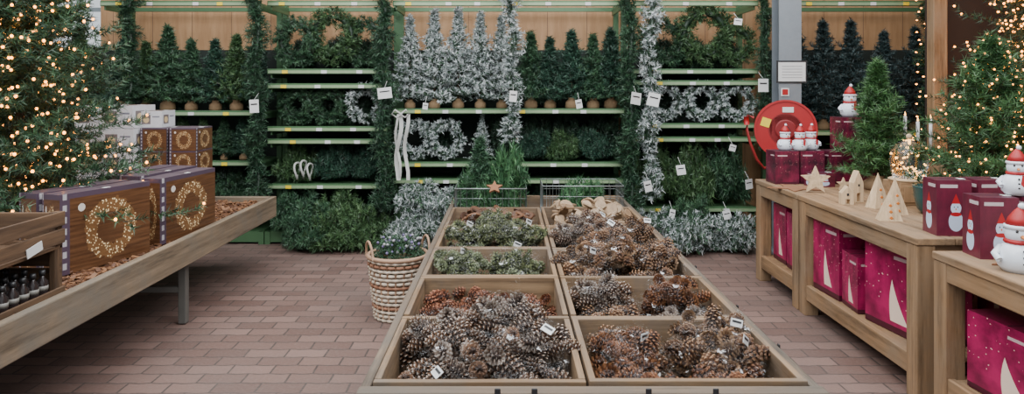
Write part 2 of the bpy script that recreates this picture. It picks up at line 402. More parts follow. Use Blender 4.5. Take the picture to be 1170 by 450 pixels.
# bay D
for x, s in ((1.52, 1.0), (1.92, 1.2), (2.22, .85)): put(WR_G[rng.integers(2)], 'green_pine_wreath', (x, 6.83, 1.67), R(-.3, .3), s)
for x in (1.55, 1.85, 2.15): PG(x, 7.06, 1.67, (.75, .7, 1.15))
for x in (1.52, 1.88, 2.22): put(WR_F[rng.integers(2)], 'frosted_wreath', (x, 6.78, 1.15), R(-.2, .2), 1.05)
for x in (1.6, 2.1): PG(x, 7.06, 1.15, (.9, .7, 1.1))
for x in (1.42, 1.8, 2.15): PG(x, 6.88, .35, (.9, 1, 2.2))
for x, y in ((1.6, 6.5), (1.85, 6.42), (2.1, 6.4), (1.35, 6.45), (1.6, 6.3)): put(PI_F[rng.integers(2)], 'frosted_garland_bundle', (x, y, 0), R(0, 6), (.95, .9, 1.35))
PG(1.72, 6.5, 0, (1, .9, 1.6))
# bay E
for x in (2.85, 3.12, 3.4, 3.7, 4.0, 4.3): put(T_DARK[rng.integers(2)], 'dark_christmas_tree', (x, 6.88+R(-.05, .08), 1.08), R(0, 6), R(.9, 1.08))
for x in (2.95, 3.5, 4.1): PG(x, 6.95, .5, (1, 1, 1.6))
def bulbs(name, P, r, mat, parent=None, loc=(0, 0, 0)):
    mb = MB()
    for p in P: mb.sphere(p, r, 0, 6)
    o = mb.obj(name, [mat], loc); 
    if parent: o.parent = parent; o.location = (0, 0, 0)
    return o
for x, z in ((-3.54, 1.4), (-2.35, .45), (-1.16, .35), (1.14, .35), (2.42, .9), (3.95, .95)):
    w_ = 1.15 if x != 2.42 else .8
    g = put(GA_G, 'hanging_pine_garland', (x, 6.54 if x != 2.42 else 6.6, z), R(0, 6), (w_, w_, (2.85-z)/2.45))
    if x == 3.95: bulbs('fairy_lights', [(.1*cos(a*2.4), .1*sin(a*2.4), .03*a) for a in range(80)], .009, M_BULB, g)
for x, z in ((.04, .98), (1.33, .45)):
    put(GA_F, 'hanging_frosted_garland', (x, 6.52, z), R(0, 6), (1.15, 1.15, (2.85-z)/2.2))
mb = MB(); mb.box((0.3, 6.58, 2.9), (9.4, .05, .07)); mb.obj('steel_hanging_rail', [M_STEEL])
mb = MB()
for x, z, w, h in ((-2.31, 1.33, .08, .12), (-1.12, 1.45, .13, .10), (.05, 1.42, .07, .10), (1.17, 1.40, .11, .11), (1.33, 1.39, .11, .12),
                   (2.33, 1.52, .10, .12), (-1.7, 2.35, .08, .07), (1.58, .75, .08, .09), (1.28, .6, .07, .1), (2.2, .62, .08, .09), (2.0, .34, .07, .08),
                   (.65, 1.35, .06, .08), (-.75, 1.33, .05, .06), (2.1, 2.1, .07, .06), (1.5, .35, .05, .08), (2.05, .95, .06, .06)):
    Rr = rotm(0, R(-.3, .3), R(-.5, .5)); mb.box((x, 6.38, z), (w, .003, h), 0, R=Rr); mb.box(np.array([x, 6.377, z])+Rr@np.array([0, 0, h*.15]), (w*.7, .002, h*.1), 1, R=Rr)
    mb.tube([(x, 6.38, z+h/2), (x, 6.5, z+h/2+.06)], .002, 4, 0)
mb.obj('price_tags', [M_WHITE, M_BLACK])
mb = MB()
for k, (dx, w) in enumerate(((0, .035), (.06, .03), (-.03, .02))):
    P = [(-.98+dx+.02*sin(i*.9+k)+.012*i*(k-1)/4, 6.36+.02*cos(i*1.1+k), 1.26-i*.075) for i in range(9)]
    V = []
    for p in P: V += [(p[0]-w/2, p[1], p[2]), (p[0]+w/2, p[1]+.012, p[2])]
    mb.add(V, [[2*i, 2*i+1, 2*i+3, 2*i+2] for i in range(8)], 0, smooth=True)
for s in (-1, 1): mb.tube([(-.97, 6.36, 1.26), (-.97+s*.05, 6.34, 1.30), (-.97+s*.08, 6.34, 1.26), (-.97+s*.04, 6.35, 1.23), (-.97, 6.36, 1.25)], .008, 6, 0)
mb.obj('white_ribbon_bow', [M_CLOTH])

# ------------------------------------------------------------------ steel column, sign, hose reel
mb = MB(); mb.box((2.52, 6.25, 2.1), (.2, .012, 4.2)); mb.box((2.52, 6.41, 2.1), (.2, .012, 4.2)); mb.box((2.52, 6.33, 2.1), (.012, .15, 4.2))
mb.box((2.52, 6.33, .02), (.3, .3, .02)); mb.obj('steel_column', [M_STEEL])
mb = MB(); mb.box((0, 0, 0), (.27, .006, .2), 0); mb.box((0, -.005, 0), (.24, .004, .17), 1)
for i in range(5): mb.box((0, -.008, .05-i*.025), (.18, .002, .006), 2)
mb.obj('notice_sign', [M_BLACK, M_WHITE, plain('grey_print', (.35, .35, .36))], (2.53, 6.235, 1.64))
mb = MB(); mb.box((0, 0, 0), (.07, .006, .07), 1); mb.box((0, -.005, 0), (.05, .003, .05), 0); mb.obj('fire_sign', [M_RED, M_WHITE], (2.47, 6.235, 1.46))
mb = MB(); Rr = rotm(radians(90), 0, radians(-16))
# two thin flanges on a drum, flat front plate with raised rim and hub
mb.lathe([(.02, -.055), (.25, -.055), (.25, -.045), (.02, -.045)], 56, 0, R=Rr, smooth=False)
mb.lathe([(.19, -.045), (.19, .045)], 56, 5, R=Rr, smooth=False)
mb.lathe([(.02, .045), (.235, .045), (.235, .048), (.255, .048), (.255, .062), (.238, .062), (.238, .053), (.02, .053)], 56, 0, R=Rr, smooth=False)
mb.lathe([(.085, .053), (.085, .062), (.075, .066), (.01, .066)], 32, 5, R=Rr, smooth=False)
mb.lathe([(.14, .0531), (.14, .0545), (.13, .0545), (.13, .0531)], 40, 5, R=Rr, smooth=False)
for r in np.linspace(-.03, .025, 3):
    mb.tube([(Rr@np.array([.215*cos(a), .215*sin(a), r])).tolist() for a in np.arange(32)*2*pi/32], .014, 8, 3, closed=True)
mb.box(Rr@np.array([-.16, .06, .056]), (.075, .004, .075), 1, R=rotm(0, radians(18), radians(-16)))
mb.box(Rr@np.array([.02, .17, .056]), (.09, .004, .045), 2, rot=radians(-16))
mb.lathe([(.03, .066), (.03, .076)], 12, 4, R=Rr, smooth=False)
mb.tube([(-.28, -.02, .1), (-.33, -.03, .12), (-.34, -.03, .0), (-.31, -.03, -.12), (-.25, -.02, -.26), (-.18, -.0, -.34), (-.1, 0.02, -.3), (0, .05, -.2)], .012, 8, 3)
mb.tube([(-.34, -.03, .04), (-.345, -.03, .11)], .022, 10, 0)
mb.obj('fire_hose_reel', [M_RED, M_YEL, M_WHITE, plain('red_rubber', (.25, .015, .015), .6), M_BLACK, M_RED2], (2.40, 6.06, 1.14))

# ------------------------------------------------------------------ left table
LX, LZ = -1.96, .58
mb = MB()
mb.board(LX-.05, LX, 1.2, 5.94, LZ-.17, LZ)
mb.board(-3.75, -3.70, 1.2, 5.94, LZ-.17, LZ)
mb.board(-3.70, LX-.05, 5.89, 5.94, LZ-.17, LZ); mb.board(-3.70, LX-.05, 1.2, 1.25, LZ-.17, LZ)
mb.box((-2.85, 3.57, LZ-.12), (1.68, 4.62, .04), 4)
for y in (1.7, 4.45):
    for x in (LX-.1, -3.55):
        mb.box((x, y, .21), (.05, .05, .41), 3)
    mb.box((-2.8, y, .22), (1.5, .04, .04), 3)
mb.obj('display_table', W_EDGE+[plain('grey_leg_paint', (.10, .095, .085), .5), W_DARK[1]], bevel=.006)
tb = NT('bark_mulch'); v = tb.coord(); vo = tb.voro(v, 45)
tb.color(tb.mix(vo.outputs['Color'], (.11, .04, .015), (.28, .12, .05))); tb.bump(vo.outputs['Distance'], 1, .02); M_BARK = tb.mat
mb = MB(); mb.box((-2.85, 3.57, LZ-.07), (1.66, 4.6, .06), 0)
n = 5200; X = rng.uniform(-3.2, -2.05, n); Y = 1.6+4.25*rng.uniform(0, 1, n)
for x, y in zip(X, Y):
    k = R(0, 1); c = np.array((.12, .045, .02))*(1-k)+np.array((.38, .18, .08))*k
    mb.box((x, y, LZ-.035+R(-.005, .012)), (R(.02, .06), R(.008, .022), R(.003, .008)), 1, R=rotm(R(-.5, .5), R(-.5, .5), R(0, 6)), col=c)
mb.obj('bark_mulch_bed', [M_BARK, M_GEN])

me, tips = tree_mesh('lit_tree_mesh', 2.3, .76, 290, 17, .12, 24, .05, .0065, (.012, .044, .022), (.065, .15, .065), pot=False, z0=.12, up=.0, jag=.15)
tr = put(me, 'lit_christmas_tree', (-2.80, 4.02, LZ-.03))
idx = rng.choice(len(tips), 900, replace=False)
bulbs('fairy_lights', tips[idx], .009, M_BULB, tr)
mb = MB(); mb.lathe([(.13, 0), (.16, .2), (.17, .22), (.15, .22)], 20, 0); mb.obj('pot', [M_JUTE], parent=tr)

mb = MB()
cx0, cx1, cy0, cy1, z0, z1 = -2.42, -2.06, 2.55, 3.24, LZ-.03, .93
for y in (cy0, cy1-.02):
    for k in range(3): mb.board(cx0, cx1, y, y+.02, z0+k*.128, z0+k*.128+.118)
for k in range(3): mb.board(cx0, cx0+.015, cy0, cy1, z0+k*.128, z0+k*.128+.118)
mb.board(cx0, cx1, cy0, cy1, z0, z0+.02)
mb.board(cx1, cx1+.014, cy0, cy1, z1-.065, z1); mb.board(cx1, cx1+.014, cy0, cy1, z1-.145, z1-.08)
mb.board(cx1, cx1+.014, cy0, cy1, z0, z0+.035); mb.board(cx0, cx1, cy0, cy1, z1-.17, z1-.155)
for y in (cy0, cy1-.05): mb.board(cx1-.03, cx1-.001, y, y+.05, z0, z1)
mb.obj('wooden_crate', W_CRATE, bevel=.003)
mb = MB()
for i in range(9):
    for j in range(3):
        x = -2.09-j*.08; y = 2.64+i*.063
        mb.lathe([(.022, 0), (.024, .01), (.024, .06), (.01, .078), (.01, .09)], 10, 0, (x, y, z0+.02))
        mb.lathe([(.013, .088), (.013, .11)], 8, 1, (x, y, z0+.02))
        mb.lathe([(.0245, .022), (.0245, .042)], 10, 2, (x, y, z0+.02))
mb.obj('scent_bottles', [plain('dark_bottle', (.025, .018, .018), .15), M_BLACK, plain('bottle_label', (.22, .21, .19))])
mb = MB(); mb.box((cx1+.02, 3.02, .80), (.003, .10, .04), 0, R=rotm(.2, 0, 0)); mb.box((cx1+.0145, 3.02, .80), (.008, .01, .01), 0); mb.obj('price_card', [M_WHITE])

# ------------------------------------------------------------------ printed boxes
def uvn(t, ax):
    s = t.node('ShaderNodeSeparateXYZ'); t.l.new(t.coord('Generated'), s.inputs[0])
    return s.outputs[ax], s.outputs[2]
def circ(t, u, v, cx, cy, ax=1., ay=1.):
    a = t.m('MULTIPLY', t.m('SUBTRACT', u, cx), ax); b = t.m('MULTIPLY', t.m('SUBTRACT', v, cy), ay)
    return t.m('SQRT', t.m('ADD', t.m('MULTIPLY', a, a), t.m('MULTIPLY', b, b)))
def band(t, x, lo, hi): return t.m('MULTIPLY', t.m('GREATER_THAN', x, lo), t.m('LESS_THAN', x, hi))
def p_wreath(name, ax, aspect=1.35):
    t = NT(name); u, v = uvn(t, ax)
    pl = t.noise(t.coord('Generated', (2, 2, 30)), 1, 5)
    c = t.mix(t.ramp(pl, .3, .7), (.055, .022, .010), (.15, .068, .03))
    r = circ(t, u, v, .54, .47, aspect, 1)
    vo = t.voro(t.coord('Generated', (aspect if ax == 0 else 1, aspect if ax == 1 else 1, 1)), 30)
    ns = t.noise(t.coord('Generated'), 14)
    d = t.m('ABSOLUTE', t.m('SUBTRACT', r, .30)); nb = t.m('ADD', t.m('MULTIPLY', ns, .18), .0)
    ring = t.m('LESS_THAN', d, nb)
    c = t.mix(t.m('MULTIPLY', ring, .5), c, (.26, .13, .05))
    dots = t.m('MULTIPLY', ring, t.m('LESS_THAN', vo.outputs['Distance'], .32))
    c = t.mix(dots, c, (.85, .66, .38))
    edge = t.m('MAXIMUM', t.m('LESS_THAN', u, .10), t.m('GREATER_THAN', v, .93))
    c = t.mix(edge, c, (.075, .05, .075))
    lab = t.m('LESS_THAN', circ(t, u, v, .22, .8, aspect, 1), .05)
    c = t.mix(lab, c, (.6, .55, .5))
    ic = t.m('MULTIPLY', band(t, u, .03, .07), t.m('GREATER_THAN', t.m('FRACT', t.m('MULTIPLY', v, 7)), .45))
    c = t.mix(ic, c, (.4, .38, .4))
    t.color(c); t.b.inputs['Roughness'].default_value = .35; return t.mat
def p_magenta(name, ax, c0=(.14, .005, .035), c1=(.42, .012, .10), cone=True):
    t = NT(name); u, v = uvn(t, ax)
    g = t.noise(t.coord('Generated'), 2.5)
    c = t.mix(t.ramp(g, .35, .65), c0, c1)
    vo = t.voro(t.coord('Generated'), 16)
    c = t.mix(t.m('MULTIPLY', t.m('LESS_THAN', vo.outputs['Distance'], .13), t.m('GREATER_THAN', v, .3)), c, (.8, .48, .4))
    if cone:
        k = t.m('SUBTRACT', .6, v)
        cu = t.m('ADD', .45, t.m('MULTIPLY', t.m('MULTIPLY', k, k), -.5))
        tri = t.m('MULTIPLY', t.m('LESS_THAN', t.m('ABSOLUTE', t.m('SUBTRACT', u, t.m('ADD', cu, .08))), t.m('MULTIPLY', k, .30)), band(t, v, .12, .6))
        c = t.mix(tri, c, (.8, .62, .5))
    c = t.mix(t.m('LESS_THAN', v, .07), c, (.06, .008, .02))
    c = t.mix(t.m('MULTIPLY', band(t, v, .84, .88), band(t, u, .1, .5)), c, (.55, .4, .4))
    t.color(c); t.b.inputs['Roughness'].default_value = .3; return t.mat
def p_snow(name, ax):
    t = NT(name); u, v = uvn(t, ax)
    g = t.noise(t.coord('Generated'), 3)
    c = t.mix(g, (.03, .008, .016), (.20, .022, .05))
    c = t.mix(t.m('LESS_THAN', circ(t, u, v, .55, .26, .9, 1.1), .19), c, (.50, .58, .72))
    c = t.mix(t.m('LESS_THAN', circ(t, u, v, .55, .50, .8, 1.1), .12), c, (.55, .62, .75))
    c = t.mix(t.m('LESS_THAN', circ(t, u, v, .55, .39, .7, 3), .11), c, (.4, .015, .02))
    for du in (-.05, .05): c = t.mix(t.m('LESS_THAN', circ(t, u, v, .55+du, .52), .014), c, (.01, .01, .01))
    c = t.mix(t.m('LESS_THAN', circ(t, u, v, .55, .48), .018), c, (.6, .15, .02))
    k = t.m('MULTIPLY', t.m('SUBTRACT', .76, v), .7)
    c = t.mix(t.m('MULTIPLY', t.m('LESS_THAN', t.m('ABSOLUTE', t.m('SUBTRACT', u, .55)), k), band(t, v, .58, .76)), c, (.4, .015, .02))
    c = t.mix(t.m('MULTIPLY', band(t, v, .86, .92), band(t, u, .1, .6)), c, (.5, .42, .42))
    t.color(c); t.b.inputs['Roughness'].default_value = .3; return t.mat
def p_pale(name, ax):
    t = NT(name); u, v = uvn(t, ax)
    c = t.mix(t.noise(t.coord('Generated'), 4), (.50, .50, .53), (.66, .66, .68))
    c = t.mix(t.m('MULTIPLY', band(t, v, .2, .75), band(t, u, .12, .5)), c, (.16, .13, .13))
    c = t.mix(t.m('LESS_THAN', circ(t, u, v, .31, .46, 1, .7), .13), c, (.6, .45, .25))
    c = t.mix(t.m('MULTIPLY', band(t, v, .6, .68), band(t, u, .58, .9)), c, (.2, .2, .24))
    t.color(c); t.b.inputs['Roughness'].default_value = .4; return t.mat
BX = {'wreath': (p_wreath('wreath_print_x', 0), p_wreath('wreath_print_y', 1), plain('aubergine_card', (.085, .062, .08), .45)),
      'mag': (p_magenta('magenta_print_x', 0), p_magenta('magenta_print_y', 1), plain('magenta_card', (.16, .008, .04), .4)),
      'plum': (p_magenta('plum_print_x', 0, (.03, .008, .016), (.18, .014, .045), False), p_magenta('plum_print_y', 1, (.03, .008, .016), (.18, .014, .045), False), plain('dark_plum_card', (.07, .012, .028), .4)),
      'snow': (p_snow('snowman_print_x', 0), p_snow('snowman_print_y', 1), plain('plum_card', (.07, .012, .028), .4)),
      'white': (p_pale('pale_print_x', 0), p_pale('pale_print_y', 1), plain('brown_card', (.13, .09, .07), .6))}
def pbox(name, kind, x, y, z, w, d, h, rot=0):
    mb = MB(); X, Y = w/2, d/2
    V = [(-X,-Y,0),(X,-Y,0),(X,Y,0),(-X,Y,0),(-X,-Y,h),(X,-Y,h),(X,Y,h),(-X,Y,h)]
    mb.add(V, [[0,3,2,1],[4,5,6,7]], 2); mb.add(V, [[0,1,5,4],[2,3,7,6]], 0); mb.add(V, [[1,2,6,5],[3,0,4,7]], 1)
    mb.box((0, 0, h+.0006), (w*.998, .003, .0012), 3); mb.box((X*.8, 0, h+.001), (w*.18, .04, .0015), 4)
    return mb.obj(name, list(BX[kind])+[M_BLACK, M_WHITE], (x, y, z), rot)
zb = LZ-.03
pbox('wreath_light_box', 'wreath', -2.215, 3.80, zb, .12, .56, .41, radians(-19))
pbox('wreath_light_box', 'wreath', -2.36, 3.84, zb, .12, .56, .41, radians(-19))
pbox('wreath_light_box', 'wreath', -2.115, 4.52, zb, .13, .60, .40, radians(-8))
pbox('wreath_light_box', 'wreath', -2.26, 4.56, zb, .13, .60, .41, radians(-8))
pbox('wreath_light_box', 'wreath', -2.41, 4.60, zb, .13, .60, .41, radians(-8))
for k in range(5):
    z = zb+k*.165
    if k < 4: pbox('small_wreath_light_box', 'wreath', -2.34, 5.18, z, .19, .30, .163, radians(R(-3, 3)))
    if k < 4: pbox('small_wreath_light_box', 'wreath', -2.545, 5.18, z, .19, .30, .163, radians(R(-3, 3)))
    pbox('small_light_box', 'white', -2.77, 5.12, z, .23, .30, .163, radians(R(-4, 4)))
    pbox('small_light_box', 'white', -3.01, 5.2, z, .22, .30, .163, radians(R(-4, 4)))
pbox('small_light_box', 'white', -2.60, 5.2, zb+.66, .16, .24, .12, radians(4))

# ------------------------------------------------------------------ central bin table
TX0, TX1, TZ = -.42, .93, .60
rows = [2.15, 2.77, 3.35, 3.95, 4.6, 5.3, 5.85]
mb = MB()
th = .028; zf = .42
for i in (TX0-.035, TX1+.003): mb.board(i, i+.032, 2.12, 5.88, TZ-.22, TZ-.02)
mb.board(TX0-.035, TX1+.035, 2.09, 2.145, TZ-.20, TZ-.012)
frame = mb.obj('frame', W_GREY, bevel=.006)
mb = MB()
mb.board(TX0, TX1, 2.15, 5.85, zf-.03, zf)
for i in range(5):
    y0, y1 = rows[i], rows[i+1]
    for x0, x1 in ((TX0+.005, .242), (.252, TX1-.005)):
        mb.board(x0, x1, y0+.004, y0+th, zf, TZ-R(0, .012)); mb.board(x0, x1, y1-th, y1-.004, zf, TZ-R(0, .012))
        mb.board(x0, x0+.022, y0+th, y1-th, zf, TZ-.004); mb.board(x1-.022, x1, y0+th, y1-th, zf, TZ-.004)
mb.board(TX0, TX1, 5.82, 5.85, zf, TZ)
for x in (TX0+.06, TX1-.06):
    for y in (2.35, 4.0, 5.6): mb.board(x-.035, x+.035, y-.035, y+.035, 0, zf-.03)
mb.board(TX0+.02, TX1-.02, 2.3, 2.34, .28, .38)
for x in (-.03, .08, .42, .62): mb.box((x, 2.084, TZ-.09), (.018, .006, .19), 3)
for y in (2.5, 2.95, 3.6, 4.4):
    mb.box((TX1+.038, y, TZ-.12), (.006, .02, .21), 3)
tbl = mb.obj('wooden_bin_table', W_BIN+[M_BLACK], bevel=.004)
frame.parent = tbl

def cone_proto(L=.082, Rm=.031, n=54, base=(.16, .07, .035), mid=(.30, .15, .08), tip=(.5, .3, .18)):
    V, F, C = [], [], []
    q = MB(); q.lathe([(.002, 0), (Rm*.45, L*.2), (Rm*.5, L*.45), (Rm*.3, L*.8), (.002, L)], 7)
    V += list(q.v[0]); F += q.f[:-2]; C += [tuple(x*.6 for x in base)]*len(V)
    for i in range(n):
        t = (i+.5)/n; z = L*t*.93; prof = (sin(pi*min(1, t*.84+.14)))**.65
        r = Rm*prof*(1+.06*sin(i*5.1)); a = i*2.39996; cr = r*.35
        er = np.array([cos(a), sin(a), 0]); et = np.array([-sin(a), cos(a), 0]); up = np.array([0, 0, 1.])
        w = .0155*(.35+.7*prof); rise = .004+.014*t
        l_ = er*r*.86+et*w/2+up*(z+rise*.7); r_ = er*r*.86-et*w/2+up*(z+rise*.7)
        tc = er*r+up*(z+rise); lo = er*r*.93+up*(z+rise-.0055)
        o = len(V); V += [er*cr+up*z, l_, r_, tc, lo]
        F += [[o, o+1, o+3], [o, o+3, o+2], [o, o+4, o+1], [o, o+2, o+4], [o+1, o+4, o+3], [o+3, o+4, o+2]]
        C += [base, mid, mid, tip, tuple(x*.7 for x in mid)]
    V = [np.asarray(v, float) for v in V]
    return np.array(V)-np.array([0, 0, L/2]), [list(f) for f in F], np.array(C)
PAL = {'frost': cone_proto(base=(.07, .026, .010), mid=(.25, .115, .05), tip=(.90, .82, .72)),
       'brown': cone_proto(base=(.08, .022, .007), mid=(.26, .085, .026), tip=(.60, .27, .11)),
       'grey': cone_proto(base=(.08, .030, .012), mid=(.26, .115, .048), tip=(.72, .46, .26)),
       'red': cone_proto(L=.055, Rm=.026, n=40, base=(.09, .024, .009), mid=(.25, .07, .026), tip=(.50, .19, .08)),
       'green': cone_proto(L=.065, Rm=.03, n=30, base=(.05, .065, .02), mid=(.17, .21, .08), tip=(.44, .48, .24)),
       'ball': cone_proto(L=.055, Rm=.031, n=34, base=(.12, .15, .06), mid=(.28, .34, .17), tip=(.54, .60, .36))}
def cone_at(mb, kind, p, s=1.):
    V, F, C = PAL[kind]; Rr = rotm(R(0, 6), R(0, 6), R(0, 6))
    mb.add((V*s)@Rr.T+np.array(p), F, 0, C*R(.7, 1.15), False)
def bag_mesh(name, kind, n=20, rx=.155, ry=.12, rz=.075, s=1., lab=True):
    mb = MB(); P = []
    tries = 0
    while len(P) < n and tries < 6000:
        tries += 1; p = rng.uniform(-1, 1, 3)
        if np.linalg.norm(p) > 1: continue
        p = p*np.array([rx, ry, rz])*.88
        if all(np.linalg.norm(p-q) > .054*s for q in P): P.append(p)
    for p in P: cone_at(mb, kind, p+np.array([0, 0, rz]), s*R(.9, 1.15))
    nn, m = 22, 13; V = []
    ph = rng.uniform(0, 6, 6)
    for i in range(m+1):
        for j in range(nn):
            th_, a = pi*i/m, 2*pi*j/nn
            k = 1.12+.05*sin(5*a+ph[0]+3*th_)+.05*sin(9*a+ph[1])*sin(7*th_+ph[2])+rng.uniform(-.04, .04)
            V.append([rx*k*sin(th_)*cos(a), ry*k*sin(th_)*sin(a), rz*(1-k*cos(th_)*(1.0))])
    F = [[i*nn+j, i*nn+(j+1) % nn, (i+1)*nn+(j+1) % nn, (i+1)*nn+j] for i in range(m) for j in range(nn)]
    mb.add(V, F, 1, smooth=False)
    q = MB(); q.lathe([(.035, 0), (.010, .025), (.009, .035), (.025, .055), (.034, .07)], 14)
    Vq = q.v[0]*rng.uniform(.85, 1.15, (len(q.v[0]), 1)); Rr = rotm(R(-.9, .9), R(-.9, .9), 0)
    mb.add(Vq@Rr.T+np.array([R(-.06, .06), R(-.05, .05), rz*1.85]), q.f[:-2], 1)
    Rl = rotm(R(-1, .2), R(-.5, .5), R(-.6, .6)); pl = np.array([rx*.5*R(-1, 1), -ry*.5, rz*1.9])
    if lab: mb.box(pl, (.045, .002, .03), 2, R=Rl); mb.box(pl+Rl@np.array([0, -.0015, .004]), (.034, .001, .008), 3, R=Rl)
    return mb.mesh(name, [M_CONE, M_FILM, M_WHITE, M_BLACK])
BAG = {k: [bag_mesh('%s_bag_mesh%d' % (k, i), k, lab=i < 2) for i in range(4)] for k in ('frost', 'brown', 'grey', 'green', 'ball')}
def fill(kind, name, x0, x1, y0, y1, spec, zb=zf):
    for fx, fy, dz, s in spec:
        k = kind if isinstance(kind, str) else kind[rng.integers(len(kind))]
        put(BAG[k][rng.integers(4)], name, (x0+(x1-x0)*fx, y0+(y1-y0)*fy, zb+dz+.006), (R(-.2, .2), R(-.2, .2), R(-.5, .5)), s)
lay = lambda z, s: [(.27, .24, z, s), (.74, .24, z+.005, s), (.27, .76, z+.01, s), (.74, .76, z, s)]
LXr, RXr = (TX0+.03, .22), (.27, TX1-.03)
fill('frost', 'bag_of_frosted_pinecones', *LXr, 2.18, 2.74, lay(.0, 1.05)+[(.42, .34, .09, 1), (.78, .5, .10, 1), (.26, .72, .11, .95), (.62, .78, .15, 1)])
fill(['brown', 'brown', 'grey'], 'bag_of_brown_pinecones', *RXr, 2.18, 2.74, lay(.0, 1.05)+[(.76, .42, .08, .95), (.78, .80, .09, .95), (.25, .62, .06, .9)])
mb = MB()
for i in range(190): cone_at(mb, 'red', (LXr[0]+.02+(LXr[1]-LXr[0]-.04)*R(0, 1), R(2.84, 3.29), zf+.03+R(0, .095)), R(.95, 1.25))
mb.obj('loose_pinecone_pile', [M_CONE])
fill(['grey', 'brown', 'frost'], 'bag_of_pinecones', *RXr, 2.82, 3.30, lay(.0, 1)+[(.22, .6, .09, .95), (.75, .6, .09, .95)])
fill(['ball', 'grey', 'green'], 'bag_of_dried_pods', *LXr, 3.40, 3.9, lay(.0, 1)+[(.2, .6, .09, .9), (.7, .5, .09, .95)])
fill(['grey', 'frost', 'grey'], 'bag_of_pinecones', *RXr, 3.40, 3.9, lay(.0, 1)+[(.2, .5, .1, 1), (.5, .55, .13, 1), (.82, .6, .11, 1), (.4, .85, .17, .9)])
fill(['green', 'ball', 'green'], 'bag_of_dried_moss', *LXr, 4.0, 4.55, lay(.0, 1)+[(.2, .5, .1, 1), (.5, .5, .13, 1), (.80, .5, .11, 1), (.5, .85, .16, .9)])
fill(['grey', 'frost'], 'bag_of_pinecones', *RXr, 4.0, 4.55, lay(.0, 1)+[(.2, .5, .1, 1), (.5, .5, .12, 1), (.8, .6, .11, 1), (.4, .8, .15, .9)])
def slices(name, x0, x1, y0, y1, n, ca, cb, zt):
    mb = MB()
    for i in range(n):
        r = R(.03, .055); k = R(0, 1); c = np.array(ca)*(1-k)+np.array(cb)*k
        mb.lathe([(r*.96, 0), (r, .003), (r, .012), (r*.94, .015)], 12, 0, (R(x0, x1), R(y0, y1), zf+.02+R(0, zt)), c, R=rotm(R(-1, 1), R(-1, 1), 0), smooth=False)
    mb.obj(name, [M_GEN])
slices('dried_bark_pieces', LXr[0]+.05, LXr[1]-.04, 4.68, 5.22, 130, (.08, .03, .012), (.28, .12, .05), .17)
slices('wood_slice_pile', RXr[0]+.05, RXr[1]-.08, 4.68, 5.22, 170, (.36, .22, .12), (.56, .40, .25), .23)

def wbasket(x, y, w, d, h):
    mb = MB(); z = zf+.005
    for zz in np.linspace(0, h, 5): mb.tube([(-w/2,-d/2,zz),(w/2,-d/2,zz),(w/2,d/2,zz),(-w/2,d/2,zz)], .0045 if zz in (0, h) else .002, 5, 0, closed=True)
    for u in np.linspace(-.5, .5, 13):
        for s in (-1, 1): mb.tube([(u*w, s*d/2, 0), (u*w, s*d/2, h)], .002, 4, 0)
    for u in np.linspace(-.5, .5, 9):
        for s in (-1, 1): mb.tube([(s*w/2, u*d, 0), (s*w/2, u*d, h)], .002, 4, 0)
    mb.box((0, 0, .003), (w, d, .004), 0)
    return mb.obj('wire_basket', [M_WIRE], (x, y, z))
wbasket(-.13, 5.57, .55, .42, .30); wbasket(.58, 5.57, .62, .42, .32)
GT(-.22, zf+.01, .98, 5.55)
BR = [pile_mesh('bright_pine_mesh', .26, .2, .24, 600, 20, .05, .008, 0, (.025, .09, .04), (.12, .28, .11))]
put(BR[0], 'pine_garland_bundle', (-.04, 5.57, zf+.01), 1, (.95, .8, 2.3))
put(BR[0], 'pine_garland_bundle', (-.16, 5.55, zf+.01), 2.6, (.95, .8, 1.7))
put(BR[0], 'pine_garland_bundle', (.60, 5.57, zf+.01), 2, (.9, .8, 1.3))
star = [((.5 if i % 2 == 0 else .22)*sin(i*pi/5), (.5 if i % 2 == 0 else .22)*cos(i*pi/5)) for i in range(10)]
mb = MB(); mb.prism([(x*.13, z*.13) for x, z in star], .015, 0, R=rotm(-.9, 0, 0)); mb.obj('brown_star', [M_FELT], (-.10, 5.33, .74))

# ------------------------------------------------------------------ wicker basket on floor
mb = MB(); nst = 22
H = .40; rr = lambda z: .145+.045*(z/H)
for k in range(15):
    z = .012+k*H/15
    P = [((rr(z)+.006*((-1)**(j+k)))*cos(j*pi/nst), (rr(z)+.006*((-1)**(j+k)))*sin(j*pi/nst), z) for j in range(2*nst)]
    mb.tube(P, .0105, 6, 1 if k % 5 == 3 else 0, closed=True)
for j in range(nst): 
    a = j*2*pi/nst; mb.tube([((rr(z)+.004)*cos(a), (rr(z)+.004)*sin(a), z) for z in (0, .2, H)], .0055, 6, 2)
mb.lathe([(.14, 0), (.14, .012)], 24, 0)
P = [((rr(H)+.004)*cos(a), (rr(H)+.004)*sin(a), H+.005) for a in np.arange(32)*2*pi/32]; mb.tube(P, .014, 8, 2, closed=True)
for s in (-1, 1):
    mb.tube([(s*.19+s*.01*sin(a), -.07*cos(a), H+.11*sin(a)) for a in np.linspace(0, pi, 10)], .008, 6, 2)
o = mb.obj('wicker_basket', [plain('cream_wicker', (.55, .46, .36), .7), plain('brown_wicker', (.30, .14, .08), .7), plain('rim_wicker', (.36, .22, .14), .7)], (-.72, 4.6, 0), .5)
mb = MB(); n = 220; d = nrm(rng.normal(size=(n, 3))); d[:, 2] = abs(d[:, 2])
needles(mb, d*np.array([.10, .10, .06])+np.array([0, 0, H-.02]), d, np.full(n, .08), 16, .03, .006)
for i in range(60): mb.sphere((R(-.14, .16), R(-.12, .12), H+.05+R(-.01, .07)), .010, 1, 6, col=(.25, .2, .40) if i % 2 else (.5, .5, .52))
mb.lathe([(.15, H-.1), (.16, H-.06)], 16, 1, col=(.08, .1, .06))
